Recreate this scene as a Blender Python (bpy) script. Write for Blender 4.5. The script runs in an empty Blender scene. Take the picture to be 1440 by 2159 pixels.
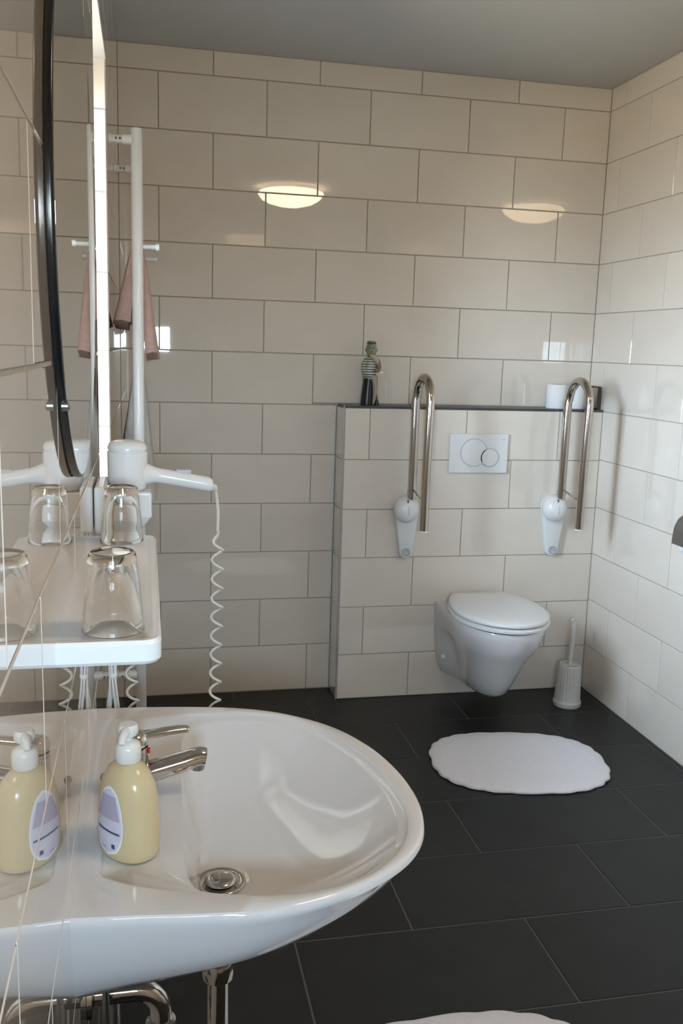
import bpy, bmesh, math, random
from mathutils import Vector, Matrix
random.seed(7)
PI = math.pi
SC = bpy.context.scene
COL = SC.collection

# ------------------------------------------------------------------ camera
CX, CY, CZ = -0.0520, -3.6197, 1.4178
YAW, PITCH, ROLL, FPX = -0.2135, -0.1763, -0.0306, 1925.58
cam_data = bpy.data.cameras.new('camera')
cam = bpy.data.objects.new('camera', cam_data)
COL.objects.link(cam)
rot = Matrix.Rotation(YAW, 3, 'Z') @ Matrix.Rotation(PITCH, 3, 'X') @ Matrix.Rotation(ROLL, 3, 'Y')
right, fwd, up = rot.col[0], rot.col[1], rot.col[2]
m3 = Matrix((right, up, -fwd)).transposed()
cam.matrix_world = Matrix.Translation((CX, CY, CZ)) @ m3.to_4x4()
cam_data.sensor_fit = 'HORIZONTAL'
cam_data.sensor_width = 36.0
cam_data.lens = FPX / 1440.0 * 36.0
cam_data.clip_start = 0.02
SC.camera = cam

# ------------------------------------------------------------------ room numbers (metres)
XL, XR, YR, H = -0.1445, 1.798, -4.15, 2.483      # left wall, right wall, rear wall, ceiling
Z0 = 0.1955                                       # height of the lowest wall joint
PY, PX, PZ = -0.135, 0.700, 1.203                 # boxed-in cistern: front plane, left end, top
WIN = [(-1.72, -1.10)]                            # window of the left wall (Y range)
WZ0, WZ1, WDEP = 1.05, 2.125, 0.26
RW = (-0.13, 0.160, 1.335, 1.568)                    # small rear window: x0, x1, z0, z1

# ------------------------------------------------------------------ light
SC.view_settings.view_transform = 'Standard'
SC.view_settings.look = 'None'
SC.view_settings.gamma = 1.0
SC.view_settings.use_curve_mapping = False
SC.view_settings.exposure = 0.63
SC.cycles.use_denoising = True
SC.cycles.max_bounces = 14
SC.cycles.transmission_bounces = 10
SC.cycles.transparent_max_bounces = 12
SC.cycles.sample_clamp_indirect = 8.0

world = bpy.data.worlds.new('sky')
SC.world = world
world.use_nodes = True
wn = world.node_tree
wn.nodes.clear()
w_out = wn.nodes.new('ShaderNodeOutputWorld')
w_bg = wn.nodes.new('ShaderNodeBackground')
w_tc = wn.nodes.new('ShaderNodeTexCoord')
w_sep = wn.nodes.new('ShaderNodeSeparateXYZ')
w_ramp = wn.nodes.new('ShaderNodeValToRGB')
w_ramp.color_ramp.elements[0].position = 0.44
w_ramp.color_ramp.elements[0].color = (0.26, 0.235, 0.18, 1)     # sunlit ground outside the windows
w_ramp.color_ramp.elements[1].position = 0.53
w_ramp.color_ramp.elements[1].color = (0.65, 0.815, 1.0, 1)      # pale overcast sky
w_map = wn.nodes.new('ShaderNodeMapRange')
w_map.inputs['From Min'].default_value = -1
w_map.inputs['From Max'].default_value = 1
wn.links.new(w_tc.outputs['Generated'], w_sep.inputs[0])
wn.links.new(w_sep.outputs['Z'], w_map.inputs['Value'])
wn.links.new(w_map.outputs[0], w_ramp.inputs[0])
wn.links.new(w_ramp.outputs[0], w_bg.inputs['Color'])
w_bg.inputs['Strength'].default_value = 170.0
wn.links.new(w_bg.outputs[0], w_out.inputs['Surface'])


def portal(name, loc, rot_e, sx, sy):
    d = bpy.data.lights.new(name, 'AREA')
    d.shape = 'RECTANGLE'
    d.size, d.size_y = sx, sy
    d.cycles.is_portal = True
    o = bpy.data.objects.new(name, d)
    o.location, o.rotation_euler = loc, rot_e
    COL.objects.link(o)


for i, (a, b) in enumerate(WIN):
    portal('window_portal', (XL - WDEP - 0.03, (a + b) / 2, (WZ0 + WZ1) / 2), (0, -PI / 2, 0), WZ1 - WZ0, b - a)
portal('window_portal', ((RW[0] + RW[1]) / 2, YR - 0.17, (RW[2] + RW[3]) / 2), (PI / 2, 0, 0), RW[1] - RW[0], RW[3] - RW[2])


# ------------------------------------------------------------------ materials
def mat(name, col, rough=0.5, metal=0.0, spec=0.5, noise=0.0, nscale=30.0, bump=0.0, bscale=200.0, vary=0.0, **kw):
    m = bpy.data.materials.new(name)
    m.use_nodes = True
    nt = m.node_tree
    b = nt.nodes['Principled BSDF']
    b.inputs['Base Color'].default_value = (*col, 1)
    b.inputs['Roughness'].default_value = rough
    b.inputs['Metallic'].default_value = metal
    b.inputs['Specular IOR Level'].default_value = spec
    for k, v in kw.items():
        b.inputs[k.replace('_', ' ')].default_value = v
    tc = nt.nodes.new('ShaderNodeTexCoord')
    last = None
    if noise > 0:
        n = nt.nodes.new('ShaderNodeTexNoise')
        n.inputs['Scale'].default_value = nscale
        n.inputs['Detail'].default_value = 5
        nt.links.new(tc.outputs['Object'], n.inputs['Vector'])
        mr = nt.nodes.new('ShaderNodeMapRange')
        mr.inputs['From Min'].default_value, mr.inputs['From Max'].default_value = 0.25, 0.75
        mr.inputs['To Min'].default_value, mr.inputs['To Max'].default_value = 1 - noise, 1 + noise
        nt.links.new(n.outputs['Fac'], mr.inputs['Value'])
        last = mr.outputs[0]
    if vary > 0:
        oi = nt.nodes.new('ShaderNodeObjectInfo')
        mv = nt.nodes.new('ShaderNodeMapRange')
        mv.inputs['To Min'].default_value, mv.inputs['To Max'].default_value = 1 - vary, 1 + vary
        nt.links.new(oi.outputs['Random'], mv.inputs['Value'])
        if last:
            mu = nt.nodes.new('ShaderNodeMath'); mu.operation = 'MULTIPLY'
            nt.links.new(last, mu.inputs[0]); nt.links.new(mv.outputs[0], mu.inputs[1])
            last = mu.outputs[0]
        else:
            last = mv.outputs[0]
    if last:
        hs = nt.nodes.new('ShaderNodeHueSaturation')
        hs.inputs['Color'].default_value = (*col, 1)
        nt.links.new(last, hs.inputs['Value'])
        nt.links.new(hs.outputs[0], b.inputs['Base Color'])
    if bump > 0:
        n2 = nt.nodes.new('ShaderNodeTexNoise')
        n2.inputs['Scale'].default_value = bscale
        n2.inputs['Detail'].default_value = 3
        nt.links.new(tc.outputs['Object'], n2.inputs['Vector'])
        bp = nt.nodes.new('ShaderNodeBump')
        bp.inputs['Strength'].default_value = bump
        bp.inputs['Distance'].default_value = 0.002
        nt.links.new(n2.outputs['Fac'], bp.inputs['Height'])
        nt.links.new(bp.outputs[0], b.inputs['Normal'])
    return m


M = {}
M['tile'] = mat('glazed_beige_tile', (0.76, 0.69, 0.61), rough=0.02, noise=0.03, nscale=6, vary=0.03, Coat_Weight=1.0, Coat_Roughness=0.015, Coat_IOR=1.5)
M['grout'] = mat('grey_grout', (0.37, 0.34, 0.29), rough=0.9, noise=0.1, nscale=60)
M['floor_tile'] = mat('anthracite_floor_tile', (0.0145, 0.0155, 0.0158), rough=0.42, spec=0.3, noise=0.22, nscale=9, bump=0.15, bscale=120, vary=0.12)
M['floor_grout'] = mat('floor_grout', (0.105, 0.102, 0.094), rough=0.9)
M['plaster'] = mat('ceiling_paint', (0.56, 0.57, 0.57), rough=0.85, noise=0.02, nscale=3)
M['white_paint'] = mat('white_gloss_paint', (0.80, 0.80, 0.79), rough=0.25)
M['ceramic'] = mat('white_sanitary_ceramic', (0.69, 0.685, 0.69), rough=0.045, Coat_Weight=0.3, Coat_Roughness=0.03)
M['plastic'] = mat('white_plastic', (0.78, 0.78, 0.78), rough=0.25)
M['plastic_grey'] = mat('offwhite_ribbed_plastic', (0.60, 0.59, 0.57), rough=0.4)
M['seam'] = mat('dark_seam', (0.12, 0.12, 0.12), rough=0.6)
M['groove'] = mat('grey_button_groove', (0.52, 0.52, 0.53), rough=0.5)
M['chrome'] = mat('chrome', (0.62, 0.60, 0.58), rough=0.07, metal=1.0)
M['steel'] = mat('polished_steel', (0.52, 0.48, 0.44), rough=0.13, metal=1.0)
M['brushed'] = mat('brushed_steel', (0.33, 0.33, 0.33), rough=0.35, metal=1.0)
M['black'] = mat('black_mirror_frame', (0.008, 0.009, 0.010), rough=0.22)
M['mirror'] = mat('mirror_silver', (0.82, 0.84, 0.82), rough=0.01, metal=1.0)
M['slate'] = mat('dark_slate_ledge', (0.06, 0.06, 0.06), rough=0.35, noise=0.2, nscale=20)
M['alu'] = mat('grey_edge_profile', (0.42, 0.43, 0.43), rough=0.35, metal=0.4)
M['rug'] = mat('white_terry', (0.80, 0.79, 0.84), rough=0.95, spec=0.1, bump=0.9, bscale=260, noise=0.03, nscale=120)
M['pink'] = mat('pink_towel', (0.52, 0.36, 0.315), rough=0.95, spec=0.1, bump=0.8, bscale=220, noise=0.06, nscale=60)
M['grey_towel'] = mat('pale_towel', (0.50, 0.48, 0.45), rough=0.95, spec=0.1, bump=0.8, bscale=220)
M['paper'] = mat('toilet_paper', (0.80, 0.79, 0.80), rough=0.9, spec=0.1, bump=0.3, bscale=150)
M['card'] = mat('cardboard', (0.35, 0.26, 0.18), rough=0.9)
M['brown'] = mat('dark_brown_board', (0.055, 0.045, 0.036), rough=0.4)
M['tan'] = mat('tan_board', (0.40, 0.31, 0.25), rough=0.6)
M['soap'] = mat('pale_yellow_soap_bottle', (0.60, 0.495, 0.30), rough=0.16, Subsurface_Weight=0.25, Subsurface_Scale=0.01)
M['cap'] = mat('frosted_white_cap', (0.72, 0.72, 0.69), rough=0.3, Subsurface_Weight=0.3, Subsurface_Scale=0.005)
M['label'] = mat('lilac_white_label', (0.62, 0.61, 0.72), rough=0.35, noise=0.10, nscale=45)
M['label_rim'] = mat('white_label_rim', (0.80, 0.80, 0.82), rough=0.35)
M['ink'] = mat('dark_blue_ink', (0.05, 0.055, 0.16), rough=0.5)
M['mauve'] = mat('mauve_print', (0.42, 0.38, 0.50), rough=0.4)
M['red'] = mat('red_marker', (0.45, 0.02, 0.02), rough=0.3)
M['rubber'] = mat('black_rubber', (0.012, 0.012, 0.012), rough=0.5)
M['cord'] = mat('cream_cord', (0.66, 0.63, 0.56), rough=0.45)
M['statue_head'] = mat('grey_green_glaze', (0.26, 0.27, 0.18), rough=0.35, noise=0.15, nscale=60)
M['statue_beige'] = mat('cream_glaze', (0.56, 0.46, 0.33), rough=0.4)
M['statue_arm'] = mat('brown_glaze', (0.26, 0.18, 0.12), rough=0.4, noise=0.3, nscale=120)
M['statue_drape'] = mat('sand_cloth_glaze', (0.36, 0.31, 0.25), rough=0.5)
M['statue_black'] = mat('black_glaze', (0.006, 0.006, 0.007), rough=0.3)


def glass_mat(name, tint, rough=0.0):
    m = bpy.data.materials.new(name); m.use_nodes = True
    b = m.node_tree.nodes['Principled BSDF']
    b.inputs['Base Color'].default_value = (*tint, 1)
    b.inputs['Roughness'].default_value = rough
    b.inputs['IOR'].default_value = 1.5
    b.inputs['Transmission Weight'].default_value = 1.0
    return m


M['glass'] = glass_mat('clear_drinking_glass', (0.99, 0.99, 0.985))
def pane_mat(name, tint):
  m = bpy.data.materials.new(name); m.use_nodes = True
  nt = m.node_tree; nt.nodes.remove(nt.nodes['Principled BSDF'])
  fr = nt.nodes.new('ShaderNodeFresnel'); fr.inputs['IOR'].default_value = 1.45
  tr = nt.nodes.new('ShaderNodeBsdfTransparent'); tr.inputs['Color'].default_value = (*tint, 1)
  gl = nt.nodes.new('ShaderNodeBsdfGlossy'); gl.inputs['Roughness'].default_value = 0.02
  mx = nt.nodes.new('ShaderNodeMixShader')
  nt.links.new(fr.outputs[0], mx.inputs[0]); nt.links.new(tr.outputs[0], mx.inputs[1]); nt.links.new(gl.outputs[0], mx.inputs[2])
  nt.links.new(mx.outputs[0], nt.nodes['Material Output'].inputs['Surface'])
  return m


M['pane'] = pane_mat('clear_window_glass', (0.93, 0.96, 0.96))
M['dimming_pane'] = pane_mat('dimming_window_glass', (0.445, 0.445, 0.44))  # grey tint added only to weaken left-window daylight relative to the rear window
# warm lamp shade
m = mat('warm_lamp_shade', (0.8, 0.7, 0.55), rough=0.3)
b = m.node_tree.nodes['Principled BSDF']
b.inputs['Emission Color'].default_value = (1.0, 0.75, 0.50, 1)
b.inputs['Emission Strength'].default_value = 10.0
M['lamp'] = m
# striped jersey of the figurine: bands along height
m = mat('striped_glaze', (0.5, 0.5, 0.42), rough=0.4)
nt = m.node_tree
tc = nt.nodes.new('ShaderNodeTexCoord'); sp = nt.nodes.new('ShaderNodeSeparateXYZ')
mm = nt.nodes.new('ShaderNodeMath'); mm.operation = 'MULTIPLY'; mm.inputs[1].default_value = 2 * PI / 0.0098
sn = nt.nodes.new('ShaderNodeMath'); sn.operation = 'SINE'
cr = nt.nodes.new('ShaderNodeValToRGB')
cr.color_ramp.elements[0].position = 0.40; cr.color_ramp.elements[0].color = (0.52, 0.53, 0.44, 1)
cr.color_ramp.elements[1].position = 0.55; cr.color_ramp.elements[1].color = (0.03, 0.035, 0.025, 1)
nt.links.new(tc.outputs['Object'], sp.inputs[0]); nt.links.new(sp.outputs['Z'], mm.inputs[0])
nt.links.new(mm.outputs[0], sn.inputs[0]); nt.links.new(sn.outputs[0], cr.inputs[0])
nt.links.new(cr.outputs[0], nt.nodes['Principled BSDF'].inputs['Base Color'])
M['stripe'] = m


# ------------------------------------------------------------------ mesh helpers
def obj(name, bm, material=None, parent=None, smooth=False, sub=0, bevel=0.0, auto=None):
    me = bpy.data.meshes.new(name)
    bmesh.ops.recalc_face_normals(bm, faces=bm.faces[:])
    bm.to_mesh(me); bm.free()
    if material: me.materials.append(material)
    if smooth:
        me.polygons.foreach_set('use_smooth', [True] * len(me.polygons))
    if auto is not None:
        me.set_sharp_from_angle(angle=math.radians(auto))
    o = bpy.data.objects.new(name, me)
    COL.objects.link(o)
    if parent: o.parent = parent
    if bevel:
        md = o.modifiers.new('bevel', 'BEVEL'); md.width = bevel; md.segments = 3; md.limit_method = 'ANGLE'
        md.angle_limit = math.radians(40)
    if sub:
        md = o.modifiers.new('sub', 'SUBSURF'); md.levels = sub; md.render_levels = sub
    return o


def thing(name, label, cat, loc=(0, 0, 0), rz=0.0, group=None):
    o = bpy.data.objects.new(name, None)
    o.empty_display_size = 0.05
    COL.objects.link(o)
    o.location = loc; o.rotation_euler = (0, 0, rz)
    o['label'] = label; o['category'] = cat
    if group: o['group'] = group
    return o


def tag(o, label, cat, group=None):
    o['label'] = label; o['category'] = cat
    if group: o['group'] = group
    return o


def struct(o):
    o['kind'] = 'structure'
    return o


def box(bm, x0, x1, y0, y1, z0, z1):
    v = [bm.verts.new((x, y, z)) for z in (z0, z1) for y in (y0, y1) for x in (x0, x1)]
    for f in ((0, 2, 3, 1), (4, 5, 7, 6), (0, 1, 5, 4), (2, 6, 7, 3), (0, 4, 6, 2), (1, 3, 7, 5)):
        bm.faces.new([v[i] for i in f])
    return v


def boxes(*bs):
    bm = bmesh.new()
    for b in bs: box(bm, *b)
    return bm


def loft(bm, rings, cap0=True, cap1=True, closed=True):
    vs = [[bm.verts.new(p) for p in r] for r in rings]
    n = len(vs[0])
    for a, b in zip(vs, vs[1:]):
        for i in range(n if closed else n - 1):
            j = (i + 1) % n
            bm.faces.new((a[i], a[j], b[j], b[i]))
    if cap0: bm.faces.new(vs[0][::-1])
    if cap1: bm.faces.new(vs[-1])
    return vs


def lathe(bm, prof, n=32, c=(0, 0, 0), sx=1.0, sy=1.0):
    """prof: list of (radius, z); a radius of 0 becomes a single pole vertex."""
    rows = []
    for r, z in prof:
        if r <= 1e-6:
            rows.append([bm.verts.new((c[0], c[1], c[2] + z))])
        else:
            rows.append([bm.verts.new((c[0] + r * sx * math.cos(2 * PI * i / n), c[1] + r * sy * math.sin(2 * PI * i / n), c[2] + z)) for i in range(n)])
    for a, b in zip(rows, rows[1:]):
        for i in range(n):
            j = (i + 1) % n
            if len(a) == 1 and len(b) == 1: continue
            if len(a) == 1: bm.faces.new((a[0], b[j], b[i]))
            elif len(b) == 1: bm.faces.new((a[i], a[j], b[0]))
            else: bm.faces.new((a[i], a[j], b[j], b[i]))
    return bm


def tube(bm, pts, rad, n=12, caps=True):
    """sweep a circle along pts; rad is a number or a list."""
    pts = [Vector(p) for p in pts]
    if not isinstance(rad, (list, tuple)): rad = [rad] * len(pts)
    t0 = (pts[1] - pts[0]).normalized()
    ref = Vector((0, 0, 1)) if abs(t0.z) < 0.9 else Vector((0, 1, 0))
    u = (ref - t0 * ref.dot(t0)).normalized()
    rings = []
    for i, p in enumerate(pts):
        a = pts[max(i - 1, 0)]; b = pts[min(i + 1, len(pts) - 1)]
        t = (b - a).normalized()
        u = (u - t * u.dot(t)).normalized()
        w = t.cross(u)
        rings.append([p + (u * math.cos(2 * PI * k / n) + w * math.sin(2 * PI * k / n)) * rad[i] for k in range(n)])
    loft(bm, rings, caps, caps)
    return bm


def spline(pts, per=8):
    """Catmull-Rom through pts."""
    P = [Vector(p) for p in pts]
    P = [P[0] * 2 - P[1]] + P + [P[-1] * 2 - P[-2]]
    out = []
    for i in range(1, len(P) - 2):
        for k in range(per):
            t = k / per
            a, b, c, d = P[i - 1], P[i], P[i + 1], P[i + 2]
            out.append(0.5 * ((2 * b) + (c - a) * t + (2 * a - 5 * b + 4 * c - d) * t * t + (3 * b - a - 3 * c + d) * t ** 3))
    out.append(P[-2])
    return out


def arc(c, r, a0, a1, n, axes):
    """points of an arc about c in the plane of the two axes."""
    a, b = Vector(axes[0]), Vector(axes[1])
    return [Vector(c) + a * r * math.cos(a0 + (a1 - a0) * i / n) + b * r * math.sin(a0 + (a1 - a0) * i / n) for i in range(n + 1)]


# ------------------------------------------------------------------ tiles
TILE_MESH = {}


def tile_mesh(w, h, t, material, ch=0.0012):
    key = (round(w, 3), round(h, 3), t, material.name)
    if key in TILE_MESH: return TILE_MESH[key]
    bm = bmesh.new()
    a, b = w / 2, h / 2
    def ring(dx, z): return [(-a + dx, -b + dx, z), (a - dx, -b + dx, z), (a - dx, b - dx, z), (-a + dx, b - dx, z)]
    loft(bm, [ring(0, -0.003), ring(0, t - ch), ring(ch * 0.35, t - ch * 0.3), ring(ch, t)], False, True)
    me = bpy.data.meshes.new('tile')
    bmesh.ops.recalc_face_normals(bm, faces=bm.faces[:])
    bm.to_mesh(me); bm.free()
    me.materials.append(material)
    TILE_MESH[key] = me
    return me


def subtract(r, h):
    """rectangle r minus hole h -> list of rectangles (u0,u1,v0,v1)."""
    u0, u1, v0, v1 = r; a0, a1, b0, b1 = h
    if a1 <= u0 or a0 >= u1 or b1 <= v0 or b0 >= v1: return [r]
    out = []
    if v0 < b0: out.append((u0, u1, v0, b0))
    if v1 > b1: out.append((u0, u1, b1, v1))
    c0, c1 = max(v0, b0), min(v1, b1)
    if u0 < a0: out.append((u0, a0, c0, c1))
    if u1 > a1: out.append((a1, u1, c0, c1))
    return out


def tile_field(parent, frame, region, rows, cols, material, gap=0.004, t=0.0016, holes=(), tilt=0.0008):
    """frame = (origin, u, v, n); rows = list of v joints; cols(i) = list of u joints for row i."""
    O, U, V, N = [Vector(q) for q in frame]
    for i, (v0, v1) in enumerate(zip(rows, rows[1:])):
        v0c, v1c = max(v0, region[2]), min(v1, region[3])
        if v1c - v0c < 0.01: continue
        cs = cols(i)
        for u0, u1 in zip(cs, cs[1:]):
            u0c, u1c = max(u0, region[0]), min(u1, region[1])
            if u1c - u0c < 0.008: continue
            rs = [(u0c, u1c, v0c, v1c)]
            for h in holes: rs = [q for r in rs for q in subtract(r, h)]
            for a0, a1, b0, b1 in rs:
                w, hgt = a1 - a0 - gap, b1 - b0 - gap
                if w < 0.006 or hgt < 0.006: continue
                o = bpy.data.objects.new('tile', tile_mesh(w, hgt, t, material))
                R = Matrix((U, V, N)).transposed()
                R = R @ Matrix.Rotation(random.uniform(-tilt, tilt), 3, 'X') @ Matrix.Rotation(random.uniform(-tilt, tilt), 3, 'Y')
                o.matrix_local = Matrix.Translation(O + U * ((a0 + a1) / 2) + V * ((b0 + b1) / 2)) @ R.to_4x4()
                COL.objects.link(o); o.parent = parent


ROWS = [0.0] + [Z0 + 0.2 * i for i in range(12)] + [H]       # joints of every wall
GR = 0.0                                                      # grout plane = nominal wall plane minus tile
T = 0.0016


def half_bond(lo, hi, first, step=0.4):
    """joint lists alternating by half a tile; row 0 has a joint at `first`."""
    def f(i):
        o = first + (step / 2 if i % 2 else 0)
        k0 = math.floor((lo - o) / step)
        return [o + step * k for k in range(k0, math.ceil((hi - o) / step) + 1)]
    return f


# row i=0 is the lowest (floor to R11): joint at X = 0.2*3
# ------------------------------------------------------------------ large structure
# wall_back
wb = struct(obj('wall_back', boxes((XL - 0.35, XR + 0.2, T, 0.2, -0.05, H + 0.1)), M['grout']))
tile_field(wb, ((0, T, 0), (1, 0, 0), (0, 0, 1), (0, -1, 0)), (XL - 0.0015, XR + 0.0005, 0, H), ROWS, half_bond(XL, XR, 0.2), M['tile'], t=T, holes=[(PX, XR, -1, PZ)])

# wall_right
wr = struct(obj('wall_right', boxes((XR + T, XR + 0.2, YR - 0.2, T, -0.05, H + 0.1)), M['grout']))
tile_field(wr, ((XR + T, 0, 0), (0, -1, 0), (0, 0, 1), (-1, 0, 0)), (-0.0005, 3.2, 0, H), ROWS, half_bond(0, 3.2, 0.115 + 0.0), M['tile'], t=T, gap=0.003)
far = obj('tiling', boxes((XR, XR + T, YR, -3.2, 0.0, H)), M['tile'], wr)

# wall_left with the two window openings
bm = bmesh.new()
ys = [YR - 0.2, WIN[0][0], WIN[0][1], 0.2]
xo, xi = XL - T - 0.30, XL - T
for k in range(3):
    a, b = ys[k], ys[k + 1]
    if k == 1:
        box(bm, xo, xi, a, b, -0.05, WZ0); box(bm, xo, xi, a, b, WZ1, H + 0.1)
    else:
        box(bm, xo, xi, a, b, -0.05, H + 0.1)
wl = struct(obj('wall_left', bm, M['grout']))
holes = [(a, b, WZ0, WZ1) for a, b in WIN]
tile_field(wl, ((XL - T, 0, 0), (0, 1, 0), (0, 0, 1), (1, 0, 0)), (-3.7, 0.0005, 0, H), ROWS, half_bond(-3.7, 0, -0.2), M['tile'], t=T, holes=holes, tilt=0.0005)
obj('tiling', boxes((XL - T, XL, YR, -3.7, 0.0, H)), M['tile'], wl)
# tiled cheeks of the near window, white plaster head, white sill boards
for a, b in WIN:
    for yy, nn in ((b, -1), (a, 1)):
        tile_field(wl, ((XL, yy, 0), (1, 0, 0), (0, 0, 1), (0, nn, 0)), (-WDEP + 0.002, 0, WZ0, WZ1), ROWS, lambda i: [-WDEP + 0.002, 0.0], M['tile'], t=T, tilt=0.0)
    obj('window_head', boxes((XL - WDEP, XL, a + T, b - T, WZ1 - 0.012, WZ1)), M['white_paint'], wl)

# wall_rear with the small window
x0, x1, z0, z1 = RW
wrr = struct(obj('wall_rear', boxes((XL - 0.35, x0, YR - 0.2, YR, -0.05, H + 0.1), (x1, XR + 0.2, YR - 0.2, YR, -0.05, H + 0.1),
                                    (x0, x1, YR - 0.2, YR, -0.05, z0), (x0, x1, YR - 0.2, YR, z1, H + 0.1)), M['tile']))

# floor: slabs 595 x 312 mm in half bond
fl = struct(obj('floor', boxes((XL - 0.35, XR + 0.2, YR - 0.2, 0.2, -0.12, -T)), M['floor_grout']))
frow = [-0.0925 + 0.3117] + [-0.0925 - 0.3117 * k for k in range(0, 17)]
frow = [q for q in frow]
FV = sorted(frow)
nrow = len(FV) - 1


def fcols(i):
    k = nrow - 1 - i                      # row counted from the back wall
    o = 0.589 if (k % 2) else 0.589 + 0.2975
    return [o + 0.595 * j for j in range(-3, 4)]


tile_field(fl, ((0, 0, -T), (1, 0, 0), (0, 1, 0), (0, 0, 1)), (XL, XR, YR, 0), FV, fcols, M['floor_tile'], gap=0.005, t=T, tilt=0.0006)

# ceiling
struct(obj('ceiling', boxes((XL - 0.35, XR + 0.2, YR - 0.2, 0.2, H, H + 0.15)), M['plaster']))

# boxed-in cistern wall
wi = struct(obj('wall_inner', boxes((PX + T, XR - 0.001, PY + T, -0.001, 0.0005, PZ - 0.009)), M['grout']))
prow = [0.0, 0.189, 0.389, 0.594, 0.792, 0.992, PZ - 0.009]
tile_field(wi, ((0, PY + T, 0), (1, 0, 0), (0, 0, 1), (0, -1, 0)), (PX + 0.006, XR - 0.001, 0.001, PZ), prow, half_bond(PX, XR, 0.607), M['tile'], t=T, gap=0.0035)
tile_field(wi, ((PX + T, 0, 0), (0, -1, 0), (0, 0, 1), (-1, 0, 0)), (0.001, -PY - 0.006, 0.001, PZ), prow, lambda i: [0, 0.2], M['tile'], t=T)
struct(obj('trim_1', boxes((PX - 0.001, PX + 0.0045, PY - 0.001, PY + 0.0045, 0.0008, PZ - 0.001)), M['alu'], bevel=0.001))
struct(obj('trim_2', boxes((PX + 0.004, XR - 0.0015, PY - 0.002, -0.0015, PZ - 0.0085, PZ)), M['slate'], bevel=0.001))


# windows
def window(name, glass, plane_x=None, plane_y=None, a=0, b=1, c=0, d=1):
    fw = 0.05
    bm = bmesh.new()
    def bx(p0, p1, q0, q1, t0, t1):
        if plane_x is not None: box(bm, plane_x + t0, plane_x + t1, p0, p1, q0, q1)
        else: box(bm, p0, p1, plane_y + t0, plane_y + t1, q0, q1)
    bx(a, a + fw, c, d, -0.025, 0.025); bx(b - fw, b, c, d, -0.025, 0.025)
    bx(a + fw, b - fw, c, c + fw, -0.025, 0.025); bx(a + fw, b - fw, d - fw, d, -0.025, 0.025)
    w = struct(obj(name, bm, M['white_paint'], bevel=0.003))
    bm = bmesh.new()
    bx(a + fw, b - fw, c + fw, d - fw, -0.003, 0.003)
    obj('pane', bm, M[glass], w)
    return w


for i, (a, b) in enumerate(WIN):
    w = window('window_%d' % (i + 1), 'dimming_pane', plane_x=XL - WDEP + 0.02, a=a + 0.002, b=b - 0.002, c=WZ0 + 0.022, d=WZ1 - 0.014)
    obj('window_sill', boxes((XL - WDEP + 0.05, XL + 0.002, a + 0.003, b - 0.003, WZ0 + 0.001, WZ0 + 0.021)), M['white_paint'], w, bevel=0.004)
    bm = bmesh.new()
    tube(bm, [(XL - WDEP + 0.045, b - 0.03, WZ0 + 0.55), (XL - WDEP + 0.075, b - 0.03, WZ0 + 0.55), (XL - WDEP + 0.08, b - 0.03, WZ0 + 0.44)], 0.008, 10)
    obj('handle', bm, M['white_paint'], w, smooth=True)
window('window_2', 'pane', plane_y=YR - 0.12, a=x0 - 0.03, b=x1 + 0.03, c=z0 - 0.03, d=z1 + 0.03)

# ceiling lamp
cl = thing('ceiling_lamp', 'round ceiling lamp with warm glowing shade behind the camera', 'lamp', (0.92, -2.78, H))
bm = bmesh.new(); lathe(bm, [(0, 0), (0.19, 0), (0.19, -0.02), (0.175, -0.025), (0, -0.025)], 40)
obj('base', bm, M['white_paint'], cl, smooth=True, auto=40)
bm = bmesh.new(); lathe(bm, [(0.15, -0.0255), (0.215, -0.030), (0.222, -0.045), (0.20, -0.075), (0.15, -0.105), (0.08, -0.123), (0, -0.13)], 40)
obj('shade', bm, M['lamp'], cl, smooth=True)


# ------------------------------------------------------------------ washbasin
def catmull_closed(pts, n):
    P = [Vector((x, y, 0)) for x, y in pts]
    out = []
    m_ = len(P)
    for i in range(m_):
        a, b, c, d = P[i - 1], P[i], P[(i + 1) % m_], P[(i + 2) % m_]
        for k in range(12):
            t = k / 12
            out.append(0.5 * ((2 * b) + (c - a) * t + (2 * a - 5 * b + 4 * c - d) * t * t + (3 * b - a - 3 * c + d) * t ** 3))
    return [(p.x, p.y) for p in out]


def ray_radius(poly, c, ang):
    dx, dy = math.cos(ang), math.sin(ang)
    best = None
    for i in range(len(poly)):
        x1, y1 = poly[i - 1]; x2, y2 = poly[i]
        ex, ey = x2 - x1, y2 - y1
        den = dx * ey - dy * ex
        if abs(den) < 1e-12: continue
        t = ((x1 - c[0]) * ey - (y1 - c[1]) * ex) / den
        s = ((x1 - c[0]) * dy - (y1 - c[1]) * dx) / den
        if t > 0 and -1e-9 <= s <= 1 + 1e-9:
            if best is None or t > best: best = t
    return best


RIM = 0.742
outer = [(-0.062, -2.605), (0.014, -2.614), (0.078, -2.618), (0.142, -2.609), (0.212, -2.585), (0.279, -2.541), (0.322, -2.489), (0.345, -2.43),
         (0.355, -2.355), (0.349, -2.265), (0.325, -2.172), (0.276, -2.083), (0.2, -2.013), (0.113, -1.974), (0.02, -1.956), (-0.063, -1.946)]
wallx = XL - 0.0008
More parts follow.
